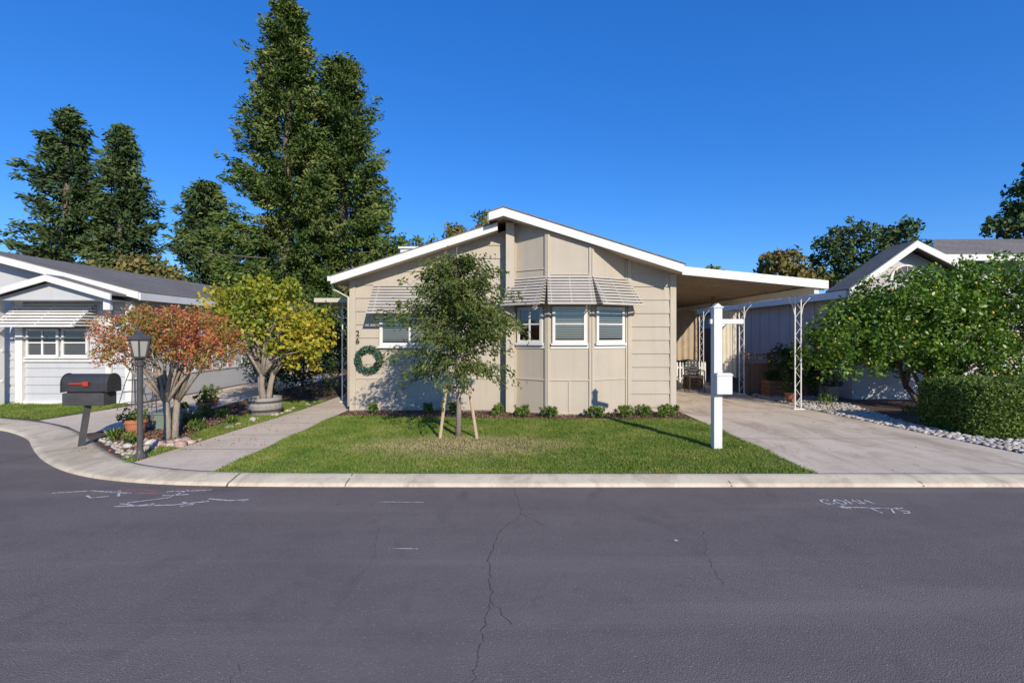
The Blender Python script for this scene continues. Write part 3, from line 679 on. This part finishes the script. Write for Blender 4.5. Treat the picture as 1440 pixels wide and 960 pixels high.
fartree('green_tree',(-4,28,3),[(-3.4,28,7.0,.9,1,.9),(-1.4,28,7.6,.8,.9,.7)],F_faro,80,.4,24,.11)
fartree('green_tree',(-1,30,3),[(-1.6,30,8.5,.9,1,.8),(-5.4,30,6.6,1.5,1,1.2),(-7.2,30,6.6,1.3,1,1.2)],F_farg,110,.45,24,.12)
fartree('autumn_tree',(-26,34,2),[(-26,34,5.6,3,2,1.7),(-29,34,5.2,2,2,1.2)],F_faro,130,.6,22,.17)
D=root('distant_tree_belt'); P=[]
for x in np.linspace(-60,75,60): P.append((x,52+random.uniform(-3,3),random.uniform(1.5,3),3.2,2.5,random.uniform(2.0,3.6)))
leaves('belt_foliage',around(lobepts(P,2600,.4,.3),.8,9),.4,F_farg,D)
T=root('dark_shrub'); broad(T,(-5.8,13.4,0),[(-6.3,13.0,1.0,.8,.6,1.0),(-5.3,12.8,1.0,.85,.6,1.0),(-4.95,13.4,1.5,.45,.5,1.1),(-7.2,14.5,1.2,.9,.8,1.1),(-5.8,14.8,1.7,1.2,.6,1.3),(-6.6,13.8,1.6,1,.7,1.0)],F_dark,M_bark,520,.22,22,.05,.05,.4,9,zmin=.05)
T=root('background_shrub'); broad(T,(-5,22,0),[(-6,22,2,2.2,1,1.7),(-3.9,23,2,1.3,1,1.5),(-8,21.5,2,1.5,1,1.6)],F_farg,M_bark,300,.35,20,.1,.08,.8,9,zmin=.1)
T=root('background_shrub'); broad(T,(7,23,0),[(5,23,1.8,1.8,1,1.3),(8,23,2.2,1.8,1,1.6),(11,23,2,2,1,1.5)],F_farg,M_bark,260,.35,18,.1,.08,.8,9,zmin=.1)
T=root('red_autumn_tree')
broad(T,(-5.40,7.63,0),[(-5.4,7.6,1.66,1.0,.9,.42),(-5.98,7.6,1.46,.55,.6,.34),(-4.85,7.6,1.45,.6,.6,.36),(-5.35,7.5,1.84,.75,.65,.25)],F_crape,M_barkl,640,.10,26,.021,.055,.62,26,.55,.35,multi=3,tsplay=.1)
T=root('yellow_autumn_tree')
broad(T,(-5.1,10.0,.3),[(-5.1,10,2.0,1.05,.9,.75),(-5.75,10,2.15,.75,.7,.62),(-4.4,10,1.75,.75,.7,.65),(-5.0,10,2.5,.75,.6,.42),(-4.25,10,1.3,.5,.5,.4),(-6.1,10,1.5,.4,.4,.4)],F_yel,M_barkl,330,.18,24,.045,.06,.85,22,.6,.5,multi=3,tsplay=.15)
Br=root('barrel_planter'); b=B(); b.lathe((-5.1,10.0,0),[(.27,0),(.32,.1),(.335,.2),(.31,.36),(.28,.36),(.27,.30)],22); b.build('staves',M_barrel,Br,smooth=False)
b=B()
for z in (.09,.26): b.lathe((-5.1,10,z),[(.335,0),(.34,.01),(.34,.035),(.335,.04)],22)
b.build('hoops',M_dgrey,Br)
b=B(); b.lathe((-5.1,10,.29),[(.27,0),(.27,.01)],22); b.build('soil',M_mulch,Br)
# young tree centre
T=root('young_staked_tree'); tb=B(); x0,y0=-.86,7.74
tb.tube([(x0,y0,-.03),(x0+.01,y0,.5),(x0-.01,y0,1.1),(x0-.03,y0,1.9),(x0-.05,y0,2.5),(x0-.02,y0,3.05)],[.052,.04,.034,.024,.014,.004],8)
LC=[];LU=[]
for i in range(200):
    z=.95+1.85*((i+random.random())/200)**.9; az=random.random()*6.283; t=(z-.95)/1.85
    L=(.95*(1-t)**.75+.26)*(.72+.5*math.sin(min(1,t*2.4+.25)*1.57))*random.uniform(.55,1.08); rise=random.uniform(.35,.95)*L
    if z<1.25: rise=random.uniform(0,.6)*L
    pts=[]
    px=x0-.03
    for k in range(7):
        s=k/6; droop=-.42*L*s**2.6*random.uniform(.8,1.2)
        pts.append(Vector((px+math.cos(az)*L*s-.03*s,y0+math.sin(az)*L*s*.9,z+rise*s+droop)))
    tb.tube(pts,[.009,.007,.0055,.0045,.0035,.0025,.001],4)
    for k in range(int(95*L+14)):
        s=random.uniform(.2,1.0)*5.999; a=int(s); p=pts[a].lerp(pts[a+1],s-a); d=(pts[a+1]-pts[a]).normalized()
        q=p+Vector((random.gauss(0,.05),random.gauss(0,.05),random.gauss(-.012,.05))); LC.append(q); LU.append((d.x*.6,d.y*.6,d.z*.4-.35))
tb.build('trunk_and_branches',M_barkl,T,smooth=True)
leaves('foliage',np.array([tuple(v) for v in LC]),.034,F_young,T,.40,.35,U=np.array(LU))
St=root('tree_stakes'); b=B()
b.tube([(-1.14,7.62,-.02),(-1.04,7.72,.86)],.026,8); b.tube([(-.55,7.62,-.02),(-.69,7.72,.84)],.026,8)
b.box(-1.10,-.60,7.66,7.69,.74,.79); b.build('stakes',M_stake,St)
b=B(); b.tube([(-1.04,7.69,.82),(-.87,7.68,.80),(-.69,7.69,.82)],.012,6); b.tube([(-1.04,7.74,.82),(-.87,7.80,.80),(-.69,7.74,.82)],.012,6); b.build('tie_straps',M_black,St)
# citrus
T=root('orange_tree')
lob=[(8.7,10.5,1.75,1.75,1.1,.95),(7.35,10.4,1.6,.95,.8,.88),(9.6,10.4,2.35,1.0,.9,.85),(10.4,10.3,2.5,.9,.8,1.0),(11.0,10.3,1.6,1.1,.8,1.0),(8.3,10.3,2.3,1.1,.8,.72),(6.9,10.8,1.15,.6,.5,.6),(9.6,10.0,1.2,1.3,.7,.55)]
broad(T,(9.05,10.5,0),lob,F_cit,M_bark,1150,.20,34,.042,.07,.5,20,.55,.35,multi=4,tsplay=.4)
b=B()
P=lobepts(lob,140,.2)
for p in P:
    if p[1]<10.8: b.lathe((p[0],p[1],p[2]),[(.008,-.03),(.022,-.02),(.029,0),(.022,.02),(.008,.03)],7)
b.build('oranges',M_orange,T,smooth=True)
T=root('driveway_shrub'); broad(T,(7.3,12.3,0),[(7.3,12.0,.85,.65,.5,.6),(6.9,12.2,1.0,.4,.4,.35)],F_dark,M_bark,130,.15,24,.045,.03,.3,6,zmin=.05)
# box hedge
T=root('clipped_hedge'); n=30000; x0,x1,y0,y1,z1=7.42,10.2,7.65,8.95,.86
P=np.zeros((n,3)); P[:,0]=x0+rng.random(n)*(x1-x0); P[:,1]=y0+rng.random(n)*(y1-y0); P[:,2]=rng.random(n)*z1
k=rng.integers(0,4,n); P[k==0,1]=y0; P[k==1,0]=x0; P[k==2,2]=z1; P[(k==3),2]=z1*rng.random((k==3).sum())
P[k==3,1]=y0
c=np.array([(x0+x1)/2,(y0+y1)/2,.4]); hx=np.array([(x1-x0)/2,(y1-y0)/2,.46]); q=np.abs((P-c)/hx); P=c+(P-c)*(1-.09*np.clip(q[:,[0]]**6*q[:,[2]]**6+q[:,[1]]**6*q[:,[2]]**6+q[:,[0]]**6*q[:,[1]]**6,0,1))
P+=rng.normal(size=(n,3))*.028; P[:,2]+=.025*np.sin(P[:,0]*7)*np.sin(P[:,1]*6)
P[:,2]=np.maximum(P[:,2],.02); leaves('foliage',P,.022,F_hedge,T,.6)
b=B(); b.box(x0+.07,x1-.07,y0+.07,y1-.07,0,z1-.08); b.build('inner_mass',M_turf,T,.08)
for (x,y,r) in [(.19,9.65,.16),(.72,9.5,.19),(1.62,9.45,.2),(2.2,9.55,.21),(2.62,9.7,.18),(3.2,9.75,.17),(-.3,9.85,.14),(-1.2,10.0,.11),(-1.75,10.0,.1),(-2.9,10.05,.1),(3.0,9.65,.13)]:
    T=root('foundation_shrub'); P=lobepts([(x,y,r*.5,r,r,r*.62),(x+r*.4,y,r*.6,r*.6,r*.6,r*.5)],60,.35,.02)
    leaves('foliage',around(P,.04,22),.016,F_hedge,T,.6)
    b=B(); b.tube([(x,y,0),(x,y,r*.6)],.01,5); b.build('stem',M_bark,T)
for (x,y,r) in [(-5.75,7.35,.13),(-6.2,7.55,.12),(-5.4,8.3,.14),(-5.9,8.9,.16),(-6.2,9.7,.16),(-5.7,9.5,.14),(-5.15,8.9,.1),(8.1,9.8,.16),(7.3,11.2,.2),(8.9,9.5,.14)]:
    T=root('low_garden_plant'); n=140; an=rng.random(n)*6.283; rr=r*rng.random(n)**.5
    P=np.stack([x+np.cos(an)*rr,y+np.sin(an)*rr,.03+rng.random(n)*r*1.1],1); leaves('leaves',P,.04,F_hedge,T,.22,U=np.stack([np.cos(an)*.5,np.sin(an)*.5,np.full(n,1.)],1))
    b=B(); b.tube([(x,y,0),(x,y,r*.6)],.008,5); b.build('stem',M_bark,T)
# rocks
b_=bmesh.new(); bmesh.ops.create_icosphere(b_,subdivisions=1,radius=1); v0=np.array([v.co[:] for v in b_.verts]); f0=np.array([[v.index for v in f.verts] for f in b_.faces]); b_.free()
def rocks(name,poly,n,r,mat,parent=None,squash=.6):
    P=np.array(poly); lo=P.min(0); hi=P.max(0); Q=lo+rng.random((n*4,2))*(hi-lo); Q=Q[pip(Q,poly)][:n]
    n=len(Q); s=r*(.5+rng.random((n,1,1))*.9); ax=.7+rng.random((n,1,3))*.6; ax[:,:,2]*=squash
    an=rng.random(n)*6.283; co,si=np.cos(an)[:,None],np.sin(an)[:,None]
    V=v0[None]*ax*s*(1+.12*rng.normal(size=(n,len(v0),1))); X=V[...,0]*co-V[...,1]*si; Y=V[...,0]*si+V[...,1]*co; V[...,0]=X+Q[:,None,0]; V[...,1]=Y+Q[:,None,1]; V[...,2]+=s[...,0]*.25
    F=(f0[None]+np.arange(n)[:,None,None]*len(v0)).reshape(-1,3)
    return mesh_np(name,V.reshape(-1,3),F,mat,parent,True)
rocks('river_rock_bed',[(7.65,5.72),(10.5,5.72),(10.5,7.5),(7.4,7.55),(7.3,9),(7.6,10),(8.0,11.5),(7.8,13.2),(6.45,13.2),(6.55,10.5),(6.8,8.5),(7.05,6.6),(7.3,6.1)],4600,.04,M_stone)
rocks('small_river_rocks',[(-5.05,6.3),(-5.7,6.95),(-6.5,7.6),(-6.2,8.0),(-5.4,7.3),(-5.0,6.8)],170,.032,M_stone)
rocks('pink_edging_stones',[(-5.3,6.9),(-4.85,7.0),(-4.8,7.6),(-5.2,7.3)],22,.085,M_pink,None,.5)
rocks('white_boulders',[(-5.7,7.1),(-5.3,7.0),(-5.2,7.25),(-5.6,7.3)],5,.07,M_stone)
rocks('edging_cobbles',[(-5.25,7.4),(-5.15,7.4),(-4.75,10),(-4.7,12),(-4.8,12),(-4.9,10)],40,.05,M_stone)
rocks('tree_base_stones',[(8.6,10.0),(9.9,9.8),(9.9,10.1),(8.6,10.3)],26,.1,M_stone,None,.6)
L=root('fallen_leaves'); n=600; P=np.stack([-5.3+rng.normal(size=n)*.8,7.9+rng.normal(size=n)*1.1,np.full(n,.03)],1); P=P[(P[:,1]>6.7)&(P[:,0]>-6.6)&(P[:,0]<-3.4)]
leaves('leaf_litter',P,.013,F_crape,L,.6)
n=200; P=np.stack([-3+rng.random(n)*10,5.45+rng.random(n)*5,np.full(n,.045)],1); P=P[(P[:,1]>5.75)&(P[:,0]<6)]; P[P[:,0]>3.5,2]=.017
leaves('scattered_leaves',P,.012,F_yel,L,.6)
n=5000; poly=[(-3.5,9.75),(-1,9.45),(1.5,9.3),(3.5,9.35),(3.5,10.2),(-3.5,10.4)]
P=np.stack([-3.5+rng.random(n)*7,9.3+rng.random(n)*1.1,.01+rng.random(n)*.02],1); P=P[pip(P[:,:2],poly)]
leaves('bark_chips',P,.018,F_chip,None,.5)
n=9000; P=np.stack([-6.6+rng.random(n)*2.0,6.6+rng.random(n)*6,.01+rng.random(n)*.02],1); P=P[pip(P[:,:2],[(-5.2,6.7),(-5.5,10),(-6.3,12),(-6.65,12),(-6.45,9),(-6.7,8),(-5.9,7.2)])]
leaves('bark_chips_side',P,.018,F_chip,None,.5)
# pots
def pot(name,x,y,r,h,mat,plant=True,pr=.16,ph=.2,fm=None):
    R=root(name); b=B(); b.lathe((x,y,.01),[(r*.7,0),(r*.95,h*.78),(r*1.08,h*.78),(r*1.08,h),(r*.92,h),(r*.9,h*.85)],18); b.build('pot',mat,R)
    b=B(); b.lathe((x,y,.01+h*.86),[(r*.9,0),(r*.9,.005)],16); b.build('soil',M_mulch,R)
    if plant:
        P=lobepts([(x,y,h+ph*.6,pr,pr,ph)],60,.5); leaves('plant',around(P,.04,10),.022,fm or F_hedge,R,.5)
        b=B(); 
        for k in range(5): b.tube([(x,y,h*.8),(x+random.uniform(-.08,.08),y+random.uniform(-.05,.05),h+ph)],.005,4)
        b.build('stems',M_bark,R)
pot('terracotta_pot',-6.15,7.9,.16,.26,M_terra,True,.24,.14)
pot('terracotta_pot',-6.55,10.3,.14,.2,M_terra,True,.2,.16)
pot('planter_pot',-6.35,9.3,.19,.24,M_barrel,True,.12,.06)
pot('terracotta_pot',-6.9,11.1,.15,.18,M_terra,True,.22,.2)
pot('terracotta_pot',6.75,11.7,.14,.24,M_terra,True,.2,.2,F_dark)
pot('planter_pot',8.0,12.1,.2,.35,M_barrel,True,.25,.2,F_dark)
U=root('utility_box'); b=B(); b.box(-6.2,-5.88,8.35,8.6,0,.26); b.box(-6.22,-5.86,8.33,8.62,.26,.29); b.build('cabinet',M_gbox,U,.01)
U=root('wood_planter_box'); b=B(); b.box(-6.8,-6.45,8.6,8.9,0,.2); b.build('planter',M_barrel,U,.01)
for (x,y) in ((-7.55,10.2),(-8.3,10.6)):
    R=root('garden_obelisk'); b=B()
    for sx,sy in ((-1,-1),(1,-1),(1,1),(-1,1)): b.tube([(x+sx*.2,y+sy*.2,0),(x+sx*.1,y+sy*.1,.6),(x,y,1.05)],.008,5)
    for z,r in ((.15,.18),(.4,.14),(.65,.09)):
        b.tube([(x-r,y-r,z),(x+r,y-r,z),(x+r,y+r,z),(x-r,y+r,z),(x-r,y-r,z)],.006,4)
    b.build('frame',M_dgrey,R)
Pp=root('side_porch_cover'); b=B(); b.box(-4.75,-3.5,11.6,18,2.42,2.52); b.build('cover',M_carp,Pp)
ironpost(Pp,-4.05,11.75,2.42,.14,M_white,'x')
b=B(); b.box(-4.6,-3.5,18,18.1,0,2.4); b.build('end_wall',M_wall,Pp)
# ------------------------------------------------------------------ light, sky, camera
d=Vector((-.40,.92,-.50)).normalized()
ld=bpy.data.lights.new('sun','SUN'); ld.energy=5.0; ld.angle=math.radians(.5); ld.color=(1,.92,.78)
so=bpy.data.objects.new('sun',ld); COL.objects.link(so); so.rotation_euler=d.to_track_quat('-Z','Y').to_euler()
w=bpy.data.worlds.new('World'); S.world=w; w.use_nodes=True; t=w.node_tree; t.nodes.clear()
sk=t.nodes.new('ShaderNodeTexSky'); sk.sky_type='NISHITA'; sk.sun_disc=False; sk.sun_elevation=math.asin(-d.z); sk.sun_rotation=math.atan2(-d.x,-d.y)
sk.air_density=1.0; sk.dust_density=.1; sk.ozone_density=2.5
hs=t.nodes.new('ShaderNodeHueSaturation'); hs.inputs['Saturation'].default_value=1.3; hs.inputs['Value'].default_value=1.5
mu=mixc(t,1.0,hs.outputs[0],(.48,.68,.92),'MULTIPLY')
mu=mixc(t,.42,mu,(.12,1.05,4.3))
bg=t.nodes.new('ShaderNodeBackground'); bg.inputs[1].default_value=.15; ow=t.nodes.new('ShaderNodeOutputWorld')
t.links.new(sk.outputs[0],hs.inputs['Color']); t.links.new(mu,bg.inputs[0]); t.links.new(bg.outputs[0],ow.inputs[0])
cd=bpy.data.cameras.new('camera'); cd.lens=17; cd.sensor_width=36; cd.shift_y=-10/1440; cd.clip_end=1000
co=bpy.data.objects.new('camera',cd); COL.objects.link(co); co.location=(0,0,1.65); co.rotation_euler=(math.pi/2,0,0); S.camera=co
S.view_settings.view_transform='Standard'; S.view_settings.look='None'; S.view_settings.exposure=0
